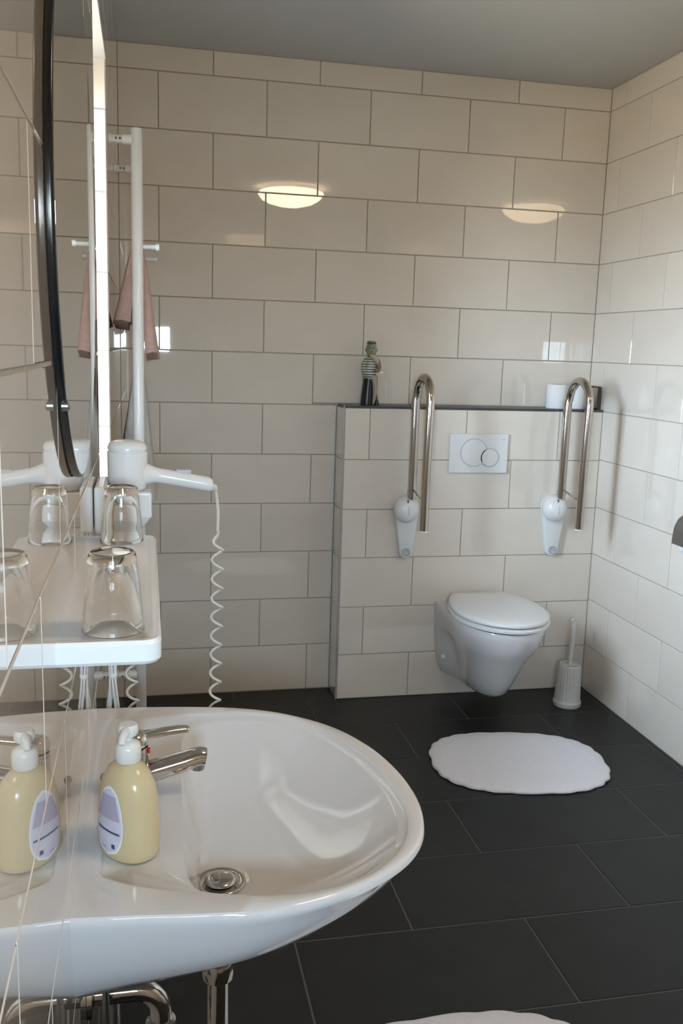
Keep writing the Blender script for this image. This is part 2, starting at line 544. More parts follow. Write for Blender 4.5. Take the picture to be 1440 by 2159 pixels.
# open chain -> dense, then straight sides to the wall
dense = spline([(x, y, 0) for x, y in outer], 8)
O_poly = [(wallx, -2.598)] + [(p.x, p.y) for p in dense] + [(wallx, -1.942)]
inner = [(-0.115, -2.505), (-0.043, -2.542), (0.044, -2.570), (0.114, -2.584), (0.175, -2.580), (0.236, -2.554), (0.286, -2.505), (0.314, -2.447),
         (0.325, -2.378), (0.319, -2.284), (0.291, -2.175), (0.236, -2.071), (0.164, -2.012), (0.06, -1.993), (-0.04, -1.998), (-0.112, -2.03)]
I_dense = [(p.x, p.y) for p in spline([(x, y, 0) for x, y in inner], 8)]
I_poly = I_dense
bowl = [(0.004, -2.10), (-0.001, -2.24), (-0.004, -2.38), (-0.005, -2.48), (0.008, -2.540), (0.052, -2.563), (0.114, -2.574), (0.172, -2.568), (0.228, -2.542), (0.274, -2.496), (0.301, -2.441),
        (0.311, -2.376), (0.306, -2.288), (0.279, -2.183), (0.227, -2.084), (0.16, -2.027), (0.075, -2.012), (0.025, -2.04)]
B_poly = catmull_closed(bowl, 0)
cen = (0.10, -2.30)
NA = 128
# angles: uniform plus the exact wall corners
angs = sorted([2 * PI * i / NA for i in range(NA)] + [math.atan2(y - cen[1], x - cen[0]) % (2 * PI) for x, y in ((wallx, -2.598), (wallx, -1.942))])
ro = [ray_radius(O_poly, cen, a) for a in angs]
ri = [ray_radius(I_poly, cen, a) for a in angs]
rb = [ray_radius(B_poly, cen, a) for a in angs]


def ringp(rs, z, c=cen):
    return [(c[0] + r * math.cos(a), c[1] + r * math.sin(a), z) for r, a in zip(rs, angs)]


def under(s, drop):
    out = []
    for r, a in zip(ro, angs):
        x, y = cen[0] + r * math.cos(a), cen[1] + r * math.sin(a)
        x2 = wallx + (x - wallx) * s
        y2 = -2.27 + (y + 2.27) * (s if s > 0.5 else s)
        u = max(0.0, min(1.0, (x2 - wallx) / 0.5))
        out.append((x2, y2, RIM - drop * (1 - 0.66 * u)))
    return out


wash = thing('washbasin', 'wide white ceramic washbasin fixed to the left wall', 'washbasin', (0, 0, 0))
bm = bmesh.new()
DR = (0.051, -2.376)
rings = [under(0.02, 0.176), under(0.45, 0.173), under(0.70, 0.164), under(0.83, 0.148), under(0.91, 0.120), under(0.955, 0.086), under(0.98, 0.052), under(0.994, 0.026),
         [(p[0], p[1], RIM - 0.012) for p in ringp(ro, 0)],
         [(wallx + (p[0] - wallx) * 0.998, -2.27 + (p[1] + 2.27) * 0.998, RIM - 0.004) for p in ringp(ro, 0)],
         [(wallx + (p[0] - wallx) * 0.988, -2.27 + (p[1] + 2.27) * 0.988, RIM) for p in ringp(ro, 0)]]
mid = [(a * 0.12 + b * 0.88) for a, b in zip(ro, ri)]
rings += [ringp(mid, RIM - 0.0005), ringp(ri, RIM - 0.003), ringp([a * 0.988 for a in ri], RIM - 0.007)]
mid2 = [0.35 * a * 0.988 + 0.65 * b for a, b in zip(ri, rb)]
rings += [ringp(mid2, RIM - 0.0085), ringp(rb, RIM - 0.012)]
DEP = 0.098
for f in (0.985, 0.96, 0.92, 0.86, 0.78, 0.68, 0.57, 0.45, 0.33, 0.22, 0.125):
    z = RIM - 0.012 - DEP * (1 - f ** 2.4)
    ring = []
    g = 1 - f
    for r, a in zip(rb, angs):
        bx_, by_ = cen[0] + r * math.cos(a), cen[1] + r * math.sin(a)
        # the last rings close to a circle about the waste hole
        cx_ = DR[0] + (bx_ - DR[0]) * f; cy_ = DR[1] + (by_ - DR[1]) * f
        k = max(0.0, (0.5 - f) / 0.375); k = min(1, k)
        rr = 0.0355 + (f - 0.125) * 0.22
        ex, ey = cx_ - DR[0], cy_ - DR[1]
        L = math.hypot(ex, ey) or 1
        tx, ty = DR[0] + ex / L * rr, DR[1] + ey / L * rr
        ring.append((cx_ * (1 - k) + tx * k, cy_ * (1 - k) + ty * k, z))
    rings.append(ring)
zb = rings[-1][0][2]
rings.append([(DR[0] + (p[0] - DR[0]) * 0.8, DR[1] + (p[1] - DR[1]) * 0.8, zb - 0.004) for p in rings[-1]])
loft(bm, rings, True, True)
obj('bowl', bm, M['ceramic'], wash, smooth=True, auto=50)
bm = bmesh.new()
lathe(bm, [(0.022, -0.005), (0.034, -0.004), (0.0372, 0.002), (0.034, 0.0035), (0.028, 0.001), (0.022, -0.0035)], 40, (DR[0], DR[1], zb + 0.001))
obj('waste_ring', bm, M['chrome'], wash, smooth=True)
bm = bmesh.new()
lathe(bm, [(0.0, 0.009), (0.016, 0.0085), (0.022, 0.007), (0.0235, 0.004), (0.0215, 0.0), (0, 0)], 40, (DR[0], DR[1], zb + 0.001))
obj('waste_plug', bm, M['chrome'], wash, smooth=True, auto=50)

# chrome trap under the basin
tp = thing('waste_trap', 'chrome bent waste pipe under the washbasin', 'pipe', (0, 0, 0))
bm = bmesh.new()
x_a, y_a, x_b = DR[0], DR[1] + 0.03, -0.036
zt_ = RIM - 0.176 * (1 - 0.66 * (DR[0] - wallx) / 0.5) - 0.0015
rr = (x_a - x_b) / 2
path = [(x_a, y_a, zt_ - 0.004), (x_a, y_a, 0.45), (x_a, y_a, 0.36)] + arc(((x_a + x_b) / 2, y_a, 0.35), rr, 0, -PI, 14, ((1, 0, 0), (0, 0, 1)))[0:] + [(x_b, y_a, 0.39)] + \
       arc((x_b - 0.04, y_a, 0.408), 0.04, 0, PI / 2, 8, ((1, 0, 0), (0, 0, 1))) + [(XL + 0.001, y_a, 0.448)]
tube(bm, path, 0.0165, 20)
obj('pipe', bm, M['chrome'], tp, smooth=True, auto=60)
for (xx, zz) in ((x_a, 0.470), (x_b, 0.378)):
    bm = bmesh.new(); lathe(bm, [(0.0168, -0.016), (0.0235, -0.014), (0.0250, -0.004), (0.0250, 0.006), (0.0225, 0.014), (0.0168, 0.016)], 28, (xx, y_a, zz))
    obj('pipe_nut', bm, M['chrome'], tp, smooth=True, auto=40)
bm = bmesh.new(); tube(bm, [(XL + 0.0005, y_a, 0.448), (XL + 0.008, y_a, 0.448), (XL + 0.011, y_a, 0.448)], [0.034, 0.033, 0.017], 28)
obj('wall_rosette', bm, M['chrome'], tp, smooth=True, auto=40)
# water feed: angle valves and hoses
for k, yy in enumerate((-2.43, -2.19)):
    av = thing('angle_valve', ('chrome angle valve with dark knob at the wall, nearer the camera' if k == 0 else 'chrome angle valve with dark knob at the wall, behind the trap'), 'valve', (XL, yy, 0.42))
    bm = bmesh.new(); tube(bm, [(0.0005, 0, 0), (0.012, 0, 0), (0.013, 0, 0), (0.045, 0, 0)], [0.022, 0.022, 0.009, 0.009], 20)
    obj('body', bm, M['chrome'], av, smooth=True, auto=40)
    bm = bmesh.new(); tube(bm, [(0.045, 0, 0), (0.048, 0, 0), (0.068, 0, 0), (0.070, 0, 0)], [0.012, 0.014, 0.014, 0.012], 16)
    obj('knob', bm, M['rubber'], av, smooth=True, auto=40)
    bm = bmesh.new(); tube(bm, [(0.031, 0, 0.005), (0.031, 0, 0.10), (0.036, 0, 0.135)], 0.005, 10)
    obj('hose', bm, M['brushed'], av, smooth=True)
sp_ = obj('drain_pipe', lathe(bmesh.new(), [(0.0, 0.0), (0.011, 0.0), (0.011, 0.44), (0.0, 0.44)], 20, (-0.112, -2.22, 0.0006)), M['brushed'], smooth=True, auto=40)
tag(sp_, 'thin grey vertical pipe along the left wall below the washbasin', 'pipe')

# ------------------------------------------------------------------ faucet
DK = RIM - 0.0085
fa = thing('basin_faucet', 'chrome single-lever mixer tap on the washbasin deck', 'faucet', (-0.073, -2.285, DK))
bm = bmesh.new()
lathe(bm, [(0.0, 0.0), (0.027, 0.0), (0.0275, 0.004), (0.0225, 0.010), (0.0215, 0.05), (0.0225, 0.075), (0.021, 0.083), (0.0, 0.085)], 32)
obj('body', bm, M['chrome'], fa, smooth=True, auto=50)
bm = bmesh.new()
sp = spline([(0.008, 0.0, 0.036), (0.04, 0.002, 0.043), (0.075, 0.004, 0.051), (0.097, 0.006, 0.056), (0.107, 0.0065, 0.0545)], 6)
tube(bm, sp, [0.0175 + (0.0145 - 0.0175) * i / (len(sp) - 1) for i in range(len(sp))], 20)
obj('spout', bm, M['chrome'], fa, smooth=True, auto=60)
bm = bmesh.new(); lathe(bm, [(0.0, -0.004), (0.0095, -0.004), (0.0105, 0.0), (0.0105, 0.012)], 20, (0.096, 0.006, 0.040))
obj('aerator', bm, M['brushed'], fa, smooth=True, auto=50)
bm = bmesh.new()
lathe(bm, [(0.0205, 0.086), (0.0215, 0.092), (0.019, 0.102), (0.008, 0.107), (0, 0.108)], 28)
obj('lever_cap', bm, M['chrome'], fa, smooth=True)
bm = bmesh.new()
sp = spline([(0.002, 0.0, 0.097), (0.03, 0.006, 0.0985), (0.06, 0.014, 0.099), (0.084, 0.020, 0.097)], 6)
n_ = len(sp)
rs = []
for i, p in enumerate(sp):
    w = 0.0125 - 0.0035 * i / (n_ - 1); h = 0.0065 - 0.001 * i / (n_ - 1)
    t = (sp[min(i + 1, n_ - 1)] - sp[max(i - 1, 0)]).normalized()
    sd = Vector((-t.y, t.x, 0)).normalized(); upv = t.cross(sd)
    e = 0.45 if i in (0, n_ - 1) else 1
    rs.append([p + sd * w * e * math.cos(2 * PI * k / 16) + upv * h * e * math.sin(2 * PI * k / 16) for k in range(16)])
loft(bm, rs)
obj('lever', bm, M['chrome'], fa, smooth=True, auto=60)
bm = bmesh.new(); tube(bm, [(0.0205, -0.006, 0.077), (0.0235, -0.0065, 0.077)], 0.0045, 14)
o = obj('hot_marker', bm, M['red'], fa, smooth=True, auto=40); o['label'] = 'red dot marking hot water'
bm = bmesh.new(); tube(bm, [(-0.045, 0.0, 0.0), (-0.045, 0.0, 0.03)], 0.0025, 10)
obj('plug_rod', bm, M['chrome'], fa, smooth=True, auto=40)
bm = bmesh.new(); lathe(bm, [(0, 0.0), (0.005, 0.001), (0.0065, 0.006), (0.0045, 0.011), (0, 0.012)], 18, (-0.045, 0, 0.029))
obj('plug_knob', bm, M['steel'], fa, smooth=True)

# ------------------------------------------------------------------ soap bottle
sb = thing('soap_dispenser', 'pale yellow soap bottle with white pump on the washbasin', 'soap bottle', (-0.0785, -2.437, DK + 0.0012), math.atan2(-0.62, -0.785) + PI / 2)
# local: label looks along -Y
SX, SY = 0.047, 0.035


def body_prof():
    return [(0.90, 0.0), (0.97, 0.004), (1.0, 0.012), (1.01, 0.035), (0.99, 0.06), (0.93, 0.085), (0.83, 0.105), (0.66, 0.119), (0.46, 0.127), (0.34, 0.130)]


bm = bmesh.new()
rings = []
for s, z in body_prof():
    rings.append([(SX * s * math.copysign(abs(math.cos(a)) ** 0.9, math.cos(a)), SY * s * math.copysign(abs(math.sin(a)) ** 0.9, math.sin(a)), z) for a in [2 * PI * i / 48 for i in range(48)]])
loft(bm, rings)
obj('bottle', bm, M['soap'], sb, smooth=True, auto=60)
bm = bmesh.new(); lathe(bm, [(0.0, 0.1302), (0.0155, 0.1302), (0.0172, 0.133), (0.0172, 0.148), (0.0155, 0.155), (0.008, 0.159), (0.0055, 0.160), (0.0055, 0.166), (0, 0.166)], 32)
obj('collar', bm, M['cap'], sb, smooth=True, auto=50)
bm = bmesh.new(); lathe(bm, [(0.0, 0.1662), (0.011, 0.1662), (0.0135, 0.170), (0.0135, 0.178), (0.011, 0.182), (0, 0.183)], 28)
ph = obj('pump_head', bm, M['cap'], sb, smooth=True, auto=50)
bm = bmesh.new()
d_ = Vector((0.62, -0.785, 0))
tube(bm, [d_ * 0.004 + Vector((0, 0, 0.176)), d_ * 0.020 + Vector((0, 0, 0.176)), d_ * 0.030 + Vector((0, 0, 0.1725)), d_ * 0.034 + Vector((0, 0, 0.167))], [0.0065, 0.006, 0.005, 0.0045], 14)
obj('nozzle', bm, M['cap'], ph, smooth=True, auto=60)


def wrap(u, z, off):
    """point on the bottle's label side: u along the width, z up."""
    prof = body_prof()
    s = prof[-1][0]
    for (s0, a0), (s1, a1) in zip(prof, prof[1:]):
        if a0 <= z <= a1:
            s = s0 + (s1 - s0) * (z - a0) / (a1 - a0); break
    ang = -PI / 2 + u / SX * 1.0
    x = SX * s * math.copysign(abs(math.cos(ang)) ** 0.9, math.cos(ang))
    y = SY * s * math.copysign(abs(math.sin(ang)) ** 0.9, math.sin(ang))
    return Vector((x, y, z)) + Vector((x / SX ** 2, y / SY ** 2, 0)).normalized() * off


def patch(fn, nu=14, nv=18, u0=-1, u1=1, v0=-1, v1=1, off=0.0006):
    bm = bmesh.new()
    g = [[bm.verts.new(wrap(*fn(u0 + (u1 - u0) * i / nu, v0 + (v1 - v0) * j / nv), off)) for i in range(nu + 1)] for j in range(nv + 1)]
    for j in range(nv):
        for i in range(nu):
            bm.faces.new((g[j][i], g[j][i + 1], g[j + 1][i + 1], g[j + 1][i]))
    return bm


def egg(k):
    def f(u, v):
        zc, hh = 0.056, 0.048 * k
        w = 0.026 * k * math.sqrt(max(0.0008, 1 - abs(v) ** 2.2)) * (1 - 0.12 * v)
        return (u * w, zc + v * hh)
    return f


lb = obj('label', patch(egg(1.0), off=0.0005), M['label_rim'], sb, smooth=True)
obj('label_print', patch(egg(0.92), off=0.0008), M['label'], lb, smooth=True)
obj('label_picture', patch(lambda u, v: (-0.001 + u * 0.018 * (1 - 0.25 * v), 0.076 + v * 0.016), 10, 10, off=0.0011), M['mauve'], lb, smooth=True)
obj('label_line', patch(lambda u, v: (0.001 + u * 0.020, 0.043 + v * 0.0014 - u * 0.001), 10, 2, off=0.0012), M['ink'], lb, smooth=True)
obj('label_mark', patch(lambda u, v: (0.010 + u * 0.0028, 0.023 + v * 0.0032), 4, 4, off=0.0012), M['ink'], lb, smooth=True)
obj('label_mark', patch(lambda u, v: (-0.006 + u * 0.004, 0.018 + v * 0.0014), 4, 2, off=0.0012), M['mauve'], lb, smooth=True)

# ------------------------------------------------------------------ glass shelf with two tumblers
SHZ = 1.112
sh = thing('wall_shelf', 'white shelf with rounded front on the left wall above the basin', 'shelf', (XL, -2.40, SHZ))


def round_rect(x0, x1, y0, y1, r, z, n=6):
    out = [(x0, y0, z)]
    out += [(x1 - r + r * math.cos(a), y0 + r + r * math.sin(a), z) for a in [-PI / 2 + PI / 2 * i / n for i in range(n + 1)]]
    out += [(x1 - r + r * math.cos(a), y1 - r + r * math.sin(a), z) for a in [PI / 2 * i / n for i in range(n + 1)]]
    out += [(x0, y1, z)]
    return out


bm = bmesh.new()
y0, y1, x1 = -0.285, 0.265, 0.107
X_ = -0.0008
loft(bm, [round_rect(X_, x1 - 0.003, y0 + 0.003, y1 - 0.003, 0.016, -0.026), round_rect(X_, x1, y0, y1, 0.018, -0.022), round_rect(X_, x1, y0, y1, 0.018, -0.004),
          round_rect(X_, x1 - 0.003, y0 + 0.003, y1 - 0.003, 0.016, 0.0), round_rect(X_, x1 - 0.010, y0 + 0.010, y1 - 0.010, 0.012, 0.0),
          round_rect(X_, x1 - 0.012, y0 + 0.012, y1 - 0.012, 0.012, -0.0015)])
obj('shelf_board', bm, M['plastic'], sh, smooth=True, auto=35)
for yy in (-0.18, 0.17):
    bm = boxes((0.001, 0.05, yy - 0.012, yy + 0.012, -0.046, -0.0262))
    obj('bracket', bm, M['plastic'], sh, bevel=0.004)


def tumbler(loc, label):
    t = thing('drinking_glass', label, 'glass', loc, 0, 'upturned tumblers on the white shelf')
    bm = bmesh.new()
    hh, r0, r1 = 0.087, 0.0335, 0.0245
    # upside down: open rim below, thick base on top
    prof = [(r0 - 0.0022, 0.0006), (r0 - 0.0008, 0.0), (r0, 0.001), (r0 - 0.0015, 0.018), (r0 - 0.0045, 0.048), (r1 + 0.0012, hh - 0.006), (r1, hh - 0.002), (r1 - 0.002, hh),
            (r1 - 0.006, hh - 0.0008), (0.0, hh - 0.0015)]
    inner_ = [(0.0, hh - 0.014), (r1 - 0.008, hh - 0.0135), (r1 - 0.0035, hh - 0.010 - 0.003), (r1 - 0.0012, hh - 0.020), (r0 - 0.0065, 0.048), (r0 - 0.0035, 0.018), (r0 - 0.0022, 0.0006)]
    lathe(bm, prof + inner_, 48)
    bmesh.ops.remove_doubles(bm, verts=bm.verts[:], dist=1e-5)
    obj('tumbler', bm, M['glass'], t, smooth=True, auto=60)
    return t


tumbler((-0.0885, -2.636, SHZ - 0.0012), 'clear upside-down tumbler at the near end of the white shelf')
tumbler((-0.0905, -2.175, SHZ - 0.0012), 'clear upside-down tumbler at the far end of the white shelf by the hair dryer')

# ------------------------------------------------------------------ round mirror
mi = thing('round_mirror', 'round wall mirror with black frame on the left wall', 'mirror', (XL + 0.0014, -2.350, 1.570), -0.0045)
bm = bmesh.new()
RM = 0.330
prof = [(RM - 0.004, 0.0093), (RM - 0.0015, 0.0090), (RM - 0.0003, 0.0075), (RM, 0.005), (RM - 0.0005, 0.0008)]
n = 96
rings = [[(d, r * math.cos(2 * PI * i / n), r * math.sin(2 * PI * i / n)) for i in range(n)] for r, d in prof]
loft(bm, rings, False, False)
obj('mirror_frame', bm, M['black'], mi, smooth=True, auto=60)
bm = bmesh.new()
loft(bm, [[(d, (RM - 0.004) * math.cos(2 * PI * i / n), (RM - 0.004) * math.sin(2 * PI * i / n)) for i in range(n)] for d in (0.001, 0.0095)])
obj('mirror_glass', bm, M['mirror'], mi)
for ang in (math.radians(222), math.radians(138)):
    c_, s_ = math.cos(ang), math.sin(ang)
    bm = bmesh.new()
    tube(bm, [(0.004, (RM + 0.0005) * c_, (RM + 0.0005) * s_), (0.0102, (RM + 0.0005) * c_, (RM + 0.0005) * s_), (0.0112, RM * c_, RM * s_)], [0.0055, 0.0055, 0.004], 14)
    obj('mirror_clip', bm, M['brushed'], mi, smooth=True, auto=40)

# ------------------------------------------------------------------ hair dryer on its holder
hd = thing('hair_dryer', 'white hair dryer hanging in its wall holder beside the shelf', 'hair dryer', (-0.0865, -1.87, 1.10))
bm = bmesh.new()
lathe(bm, [(0.0, 0.045), (0.030, 0.045), (0.0345, 0.050), (0.0365, 0.065), (0.0370, 0.118), (0.0345, 0.1185), (0.0345, 0.1215), (0.0362, 0.122), (0.0362, 0.126), (0.033, 0.1335), (0.022, 0.138), (0.0, 0.139)], 40)
obj('barrel', bm, M['plastic'], hd, smooth=True, auto=50)
bm = bmesh.new()
sp = spline([(0.015, 0, 0.078), (0.036, 0, 0.075), (0.052, 0, 0.0725), (0.085, 0, 0.067), (0.12, 0, 0.0605), (0.150, 0, 0.055), (0.159, 0, 0.0535)], 5)
rad = []
for p in sp:
    x = p.x
    r = 0.0145 + 0.020 * max(0, (0.062 - x) / 0.047) ** 2
    if x > 0.152: r = 0.0145 - (x - 0.152) * 0.5
    rad.append(r)
rings = []
for p, r in zip(sp, rad):
    rings.append([(p.x, 0.92 * r * math.cos(2 * PI * k / 24), p.z + r * math.sin(2 * PI * k / 24)) for k in range(24)])
loft(bm, rings)
hdl = obj('handle', bm, M['plastic'], hd, smooth=True, auto=60)
bm = boxes((0.090, 0.118, -0.006, 0.006, 0.0755, 0.0835))
obj('switch', bm, M['groove'], hdl, bevel=0.002)
bm = bmesh.new()
tube(bm, [(0.158, 0, 0.0525), (0.163, 0, 0.049), (0.166, 0, 0.040)], [0.006, 0.0055, 0.004], 12)
obj('cord_sleeve', bm, M['cord'], hdl, smooth=True)
# holder: wall plate, arm and tapered cup
bm = bmesh.new()
X0 = XL + 0.0865 + 0.001
loft(bm, [[(X0, -0.10, -0.02), (X0 + 0.022, -0.10, -0.02), (X0 + 0.022, 0.04, -0.02), (X0, 0.04, -0.02)],
          [(X0, -0.10, 0.065), (X0 + 0.022, -0.10, 0.065), (X0 + 0.022, 0.04, 0.065), (X0, 0.04, 0.065)]])
obj('wall_plate', bm, M['plastic'], hd, bevel=0.006)
bm = bmesh.new()
def rr_(x0, x1, y, z): return [(x0, -y, z), (x1, -y, z), (x1, y, z), (x0, y, z)]
loft(bm, [rr_(X0 + 0.0225, 0.028, 0.018, -0.026), rr_(X0 + 0.0225, 0.044, 0.030, -0.003), rr_(X0 + 0.0225, 0.044, 0.034, 0.0445)])
obj('holder', bm, M['plastic'], hd, bevel=0.005)

# coiled cord: handle end, down past the basin, loop, and up again to the holder
hx = -0.0865 + 0.166
key = [(hx, -1.87, 1.1395), (hx + 0.004, -1.87, 1.10), (hx + 0.003, -1.87, 1.05), (hx + 0.002, -1.87, 0.9), (hx, -1.87, 0.75), (hx - 0.004, -1.868, 0.60), (hx - 0.02, -1.865, 0.50), (hx - 0.07, -1.865, 0.45),
       (hx - 0.125, -1.865, 0.50), (hx - 0.15, -1.868, 0.60), (hx - 0.162, -1.872, 0.75), (hx - 0.166, -1.872, 0.90), (hx - 0.166, -1.87, 1.0), (hx - 0.166, -1.87, 1.0715)]
cp = spline(key, 60)
pts, s, ph_ = [], 0.0, 0.0
for i, p in enumerate(cp):
    q = cp[min(i + 1, len(cp) - 1)]
    t = (q - cp[max(i - 1, 0)]).normalized()
    sgm = (cp[i] - cp[i - 1]).length if i else 0
    s += sgm
    e = min(1.0, max(0.0, (s - 0.075) / 0.03)) * min(1.0, max(0.0, (len(cp) - 1 - i) / 70.0 - 0.35))
    ph_ += sgm * 2 * PI / 0.0385
    u = Vector((0, 1, 0)); w = t.cross(u).normalized()
    pts.append(p + (w * math.cos(ph_) + u * math.sin(ph_)) * 0.0105 * e)
bm = bmesh.new(); tube(bm, pts, 0.0027, 8)
cc = obj('coiled_cord', bm, M['cord'], hd, smooth=True)
cc.location = (0.0865, 1.87, -1.10)
cc['label'] = 'cream coiled cord hanging from the handle'
# bundle of straight leads below the holder
cb = thing('cable_bundle', 'tied bundle of thin white leads hanging behind the basin', 'cable', (-0.118, -1.90, 0.60))
for k in range(6):
    a = k * 1.05
    bm = bmesh.new()
    tube(bm, spline([(0.012 * math.cos(a), 0.010 * math.sin(a), 0.468), (0.009 * math.cos(a + .8), 0.008 * math.sin(a + .8), 0.30), (0.0055 * math.cos(a + 1.4), 0.0055 * math.sin(a + 1.4), 0.19),
                     (0.012 * math.cos(a + 2.1), 0.010 * math.sin(a + 2.1), 0.10), (0.010 * math.cos(a + 2.5), 0.008 * math.sin(a + 2.5), 0.0)], 5), 0.0022, 7)
    obj('lead', bm, M['plastic'], cb, smooth=True)
bm = bmesh.new(); lathe(bm, [(0.0075, 0.186), (0.0085, 0.188), (0.0085, 0.193), (0.0075, 0.195)], 14)
obj('cable_tie', bm, M['plastic'], cb, smooth=True)

# ------------------------------------------------------------------ towel radiator
rd = thing('towel_radiator', 'tall white towel radiator with round bars on the left wall', 'radiator', (-0.0715, -0.785, 0.375))
for yy in (-0.215, 0.215):
    bm = bmesh.new(); lathe(bm, [(0, -0.06), (0.013, -0.06), (0.0155, -0.057), (0.0155, 1.599), (0.013, 1.602), (0, 1.602)], 24, (0, yy, 0))
    obj('post', bm, M['plastic'], rd, smooth=True, auto=50)
for z in [0.05, 0.10, 0.15, 0.20, 0.25, 0.30, 0.45, 0.50, 0.55, 0.60, 0.65, 0.70, 0.95, 1.30, 1.42, 1.47, 1.52]:
    bm = bmesh.new(); tube(bm, [(0, -0.205, z), (0, 0.205, z)], 0.0095, 12)
    obj('crossbar', bm, M['plastic'], rd, smooth=True, auto=50)
for yy in (-0.215, 0.215):
    for z in (1.572, 0.085):
        bm = bmesh.new(); xw = XL + 0.0715 + 0.0006
        tube(bm, [(xw, yy, z), (xw + 0.008, yy, z), (xw + 0.0085, yy, z), (xw + 0.035, yy, z), (xw + 0.0355, yy, z), (-0.012, yy, z)], [0.015, 0.015, 0.011, 0.011, 0.014, 0.014], 20)
        br = obj('wall_bracket', bm, M['plastic'], rd, smooth=True, auto=40)
        bm = bmesh.new()
        for xs in (0.020, 0.030): tube(bm, [(xw + xs, yy - 0.0138, z), (xw + xs, yy - 0.0098, z)], 0.003, 10)
        obj('screw', bm, M['seam'], br)
for yy, rr, xe in ((-0.213, 0.0085, 0.058), (0.165, 0.0085, 0.058)):
    bm = bmesh.new(); tube(bm, [(0.010, yy, 1.300), (0.048, yy, 1.300), (0.0485, yy, 1.300), (xe, yy, 1.300)], [0.0065, 0.0065, 0.009, 0.009], 18)
    obj('towel_peg', bm, M['plastic'], rd, smooth=True, auto=40)


def towel(name, label, cat, material, zbar, zfront, zback, wf, wb_, ya, yb, seed):
    """folded cloth over a crossbar: the two hanging sides grow thicker towards the hem."""
    rnd = random.Random(seed)
    p1, p2, p3 = rnd.uniform(0, 6), rnd.uniform(0, 6), rnd.uniform(0, 6)
    nz, nj, bar = 14, 30, 0.0115
    rings = []
    for j in range(nj + 1):
        v = j / nj
        y = ya + (yb - ya) * v
        e = min(1.0, min(v, 1 - v) / 0.05)
        e = 0.55 + 0.45 * math.sqrt(e)
        def outer(f, w, sgn):
            wav = 1 + 0.10 * f * math.sin(11 * v + p1 + sgn) + 0.06 * f * math.sin(23 * v + p2)
            return bar + 0.004 + (w - bar - 0.004) * (f ** 0.85) * wav * e
        def inner(f, w):
            return bar + (w * 0.42 - bar) * f * f * e
        ring = []
        sk = 0.012 * math.sin(5 * v + p3)
        for k in range(nz + 1):                       # front outside, hem up to the bar
            f = 1 - k / nz
            ring.append((outer(f, wf, 1), y + 0.006 * f * math.sin(7 * v), zbar + (zfront + sk - zbar) * f))
        for k in range(1, 8):
            a = PI * k / 8
            ring.append(((bar + 0.004) * math.cos(a), y, zbar + (bar + 0.004) * math.sin(a)))
        for k in range(nz + 1):
            f = k / nz
            ring.append((-outer(f, wb_, -1), y, zbar + (zback + sk - zbar) * f))
        for k in range(nz + 1):
            f = 1 - k / nz
            ring.append((-inner(f, wb_), y, zbar + (zback + sk - 0.006 - zbar) * f))
        for k in range(1, 8):
            a = PI - PI * k / 8
            ring.append((bar * math.cos(a), y, zbar + bar * math.sin(a)))
        for k in range(nz + 1):
            f = k / nz
            ring.append((inner(f, wf), y, zbar + (zfront + sk - 0.006 - zbar) * f))
        rings.append(ring)
    bm = bmesh.new()
    loft(bm, rings)
    bmesh.ops.triangulate(bm, faces=[f for f in bm.faces if len(f.verts) > 4])
    o = obj(name, bm, material, smooth=True, auto=70)
    o.location = (-0.0715, -0.785, 0)
    return tag(o, label, cat)


towel('hand_towel', 'pink towel draped over the upper bars of the towel radiator', 'towel', M['pink'], 0.375 + 1.30, 1.385, 1.470, 0.056, 0.064, -0.198, 0.14, 3)
towel('bath_towel', 'pale towel over the middle bars of the radiator, below the pink one', 'towel', M['grey_towel'], 0.375 + 0.95, 0.98, 1.03, 0.048, 0.058, -0.196, 0.17, 5)

# ------------------------------------------------------------------ toilet
TX = 1.283
to = thing('toilet', 'white wall-hung toilet with closed lid under the flush plate', 'toilet', (TX, PY, 0))


def toilet_ring(z, wb_, wm, yf, pinch=0.0, n=30, tm=0.50):
    half = []
    for i in range(n + 1):
        t = i / n
        t = 1 - (1 - t) ** 1.6 if t > 0 else 0
        y = -0.0008 + (yf + 0.0008) * t
        if t < tm:
            k = t / tm; k = k * k * (3 - 2 * k); w = wb_ + (wm - wb_) * k - pinch * math.sin(PI * min(1, t / tm)) ** 1.5
        else:
            w = wm * math.sqrt(max(0, 1 - ((t - tm) / (1 - tm)) ** 2))
        half.append((w, y))
    return [(w, y, z) for w, y in half] + [(-w, y, z) for w, y in half[::-1][1:]]


bm = bmesh.new()
loft(bm, [toilet_ring(0.088, 0.060, 0.046, -0.262), toilet_ring(0.092, 0.100, 0.068, -0.288), toilet_ring(0.108, 0.136, 0.086, -0.310), toilet_ring(0.15, 0.156, 0.102, -0.338, 0.008),
          toilet_ring(0.20, 0.165, 0.116, -0.370, 0.018), toilet_ring(0.25, 0.169, 0.132, -0.404, 0.024), toilet_ring(0.28, 0.171, 0.144, -0.428, 0.022), toilet_ring(0.305, 0.172, 0.155, -0.448, 0.012),
          toilet_ring(0.33, 0.174, 0.165, -0.466, 0.002), toilet_ring(0.37, 0.176, 0.174, -0.484), toilet_ring(0.40, 0.177, 0.177, -0.490), toilet_ring(0.4065, 0.173, 0.173, -0.486)])
obj('bowl', bm, M['ceramic'], to, smooth=True, auto=55)


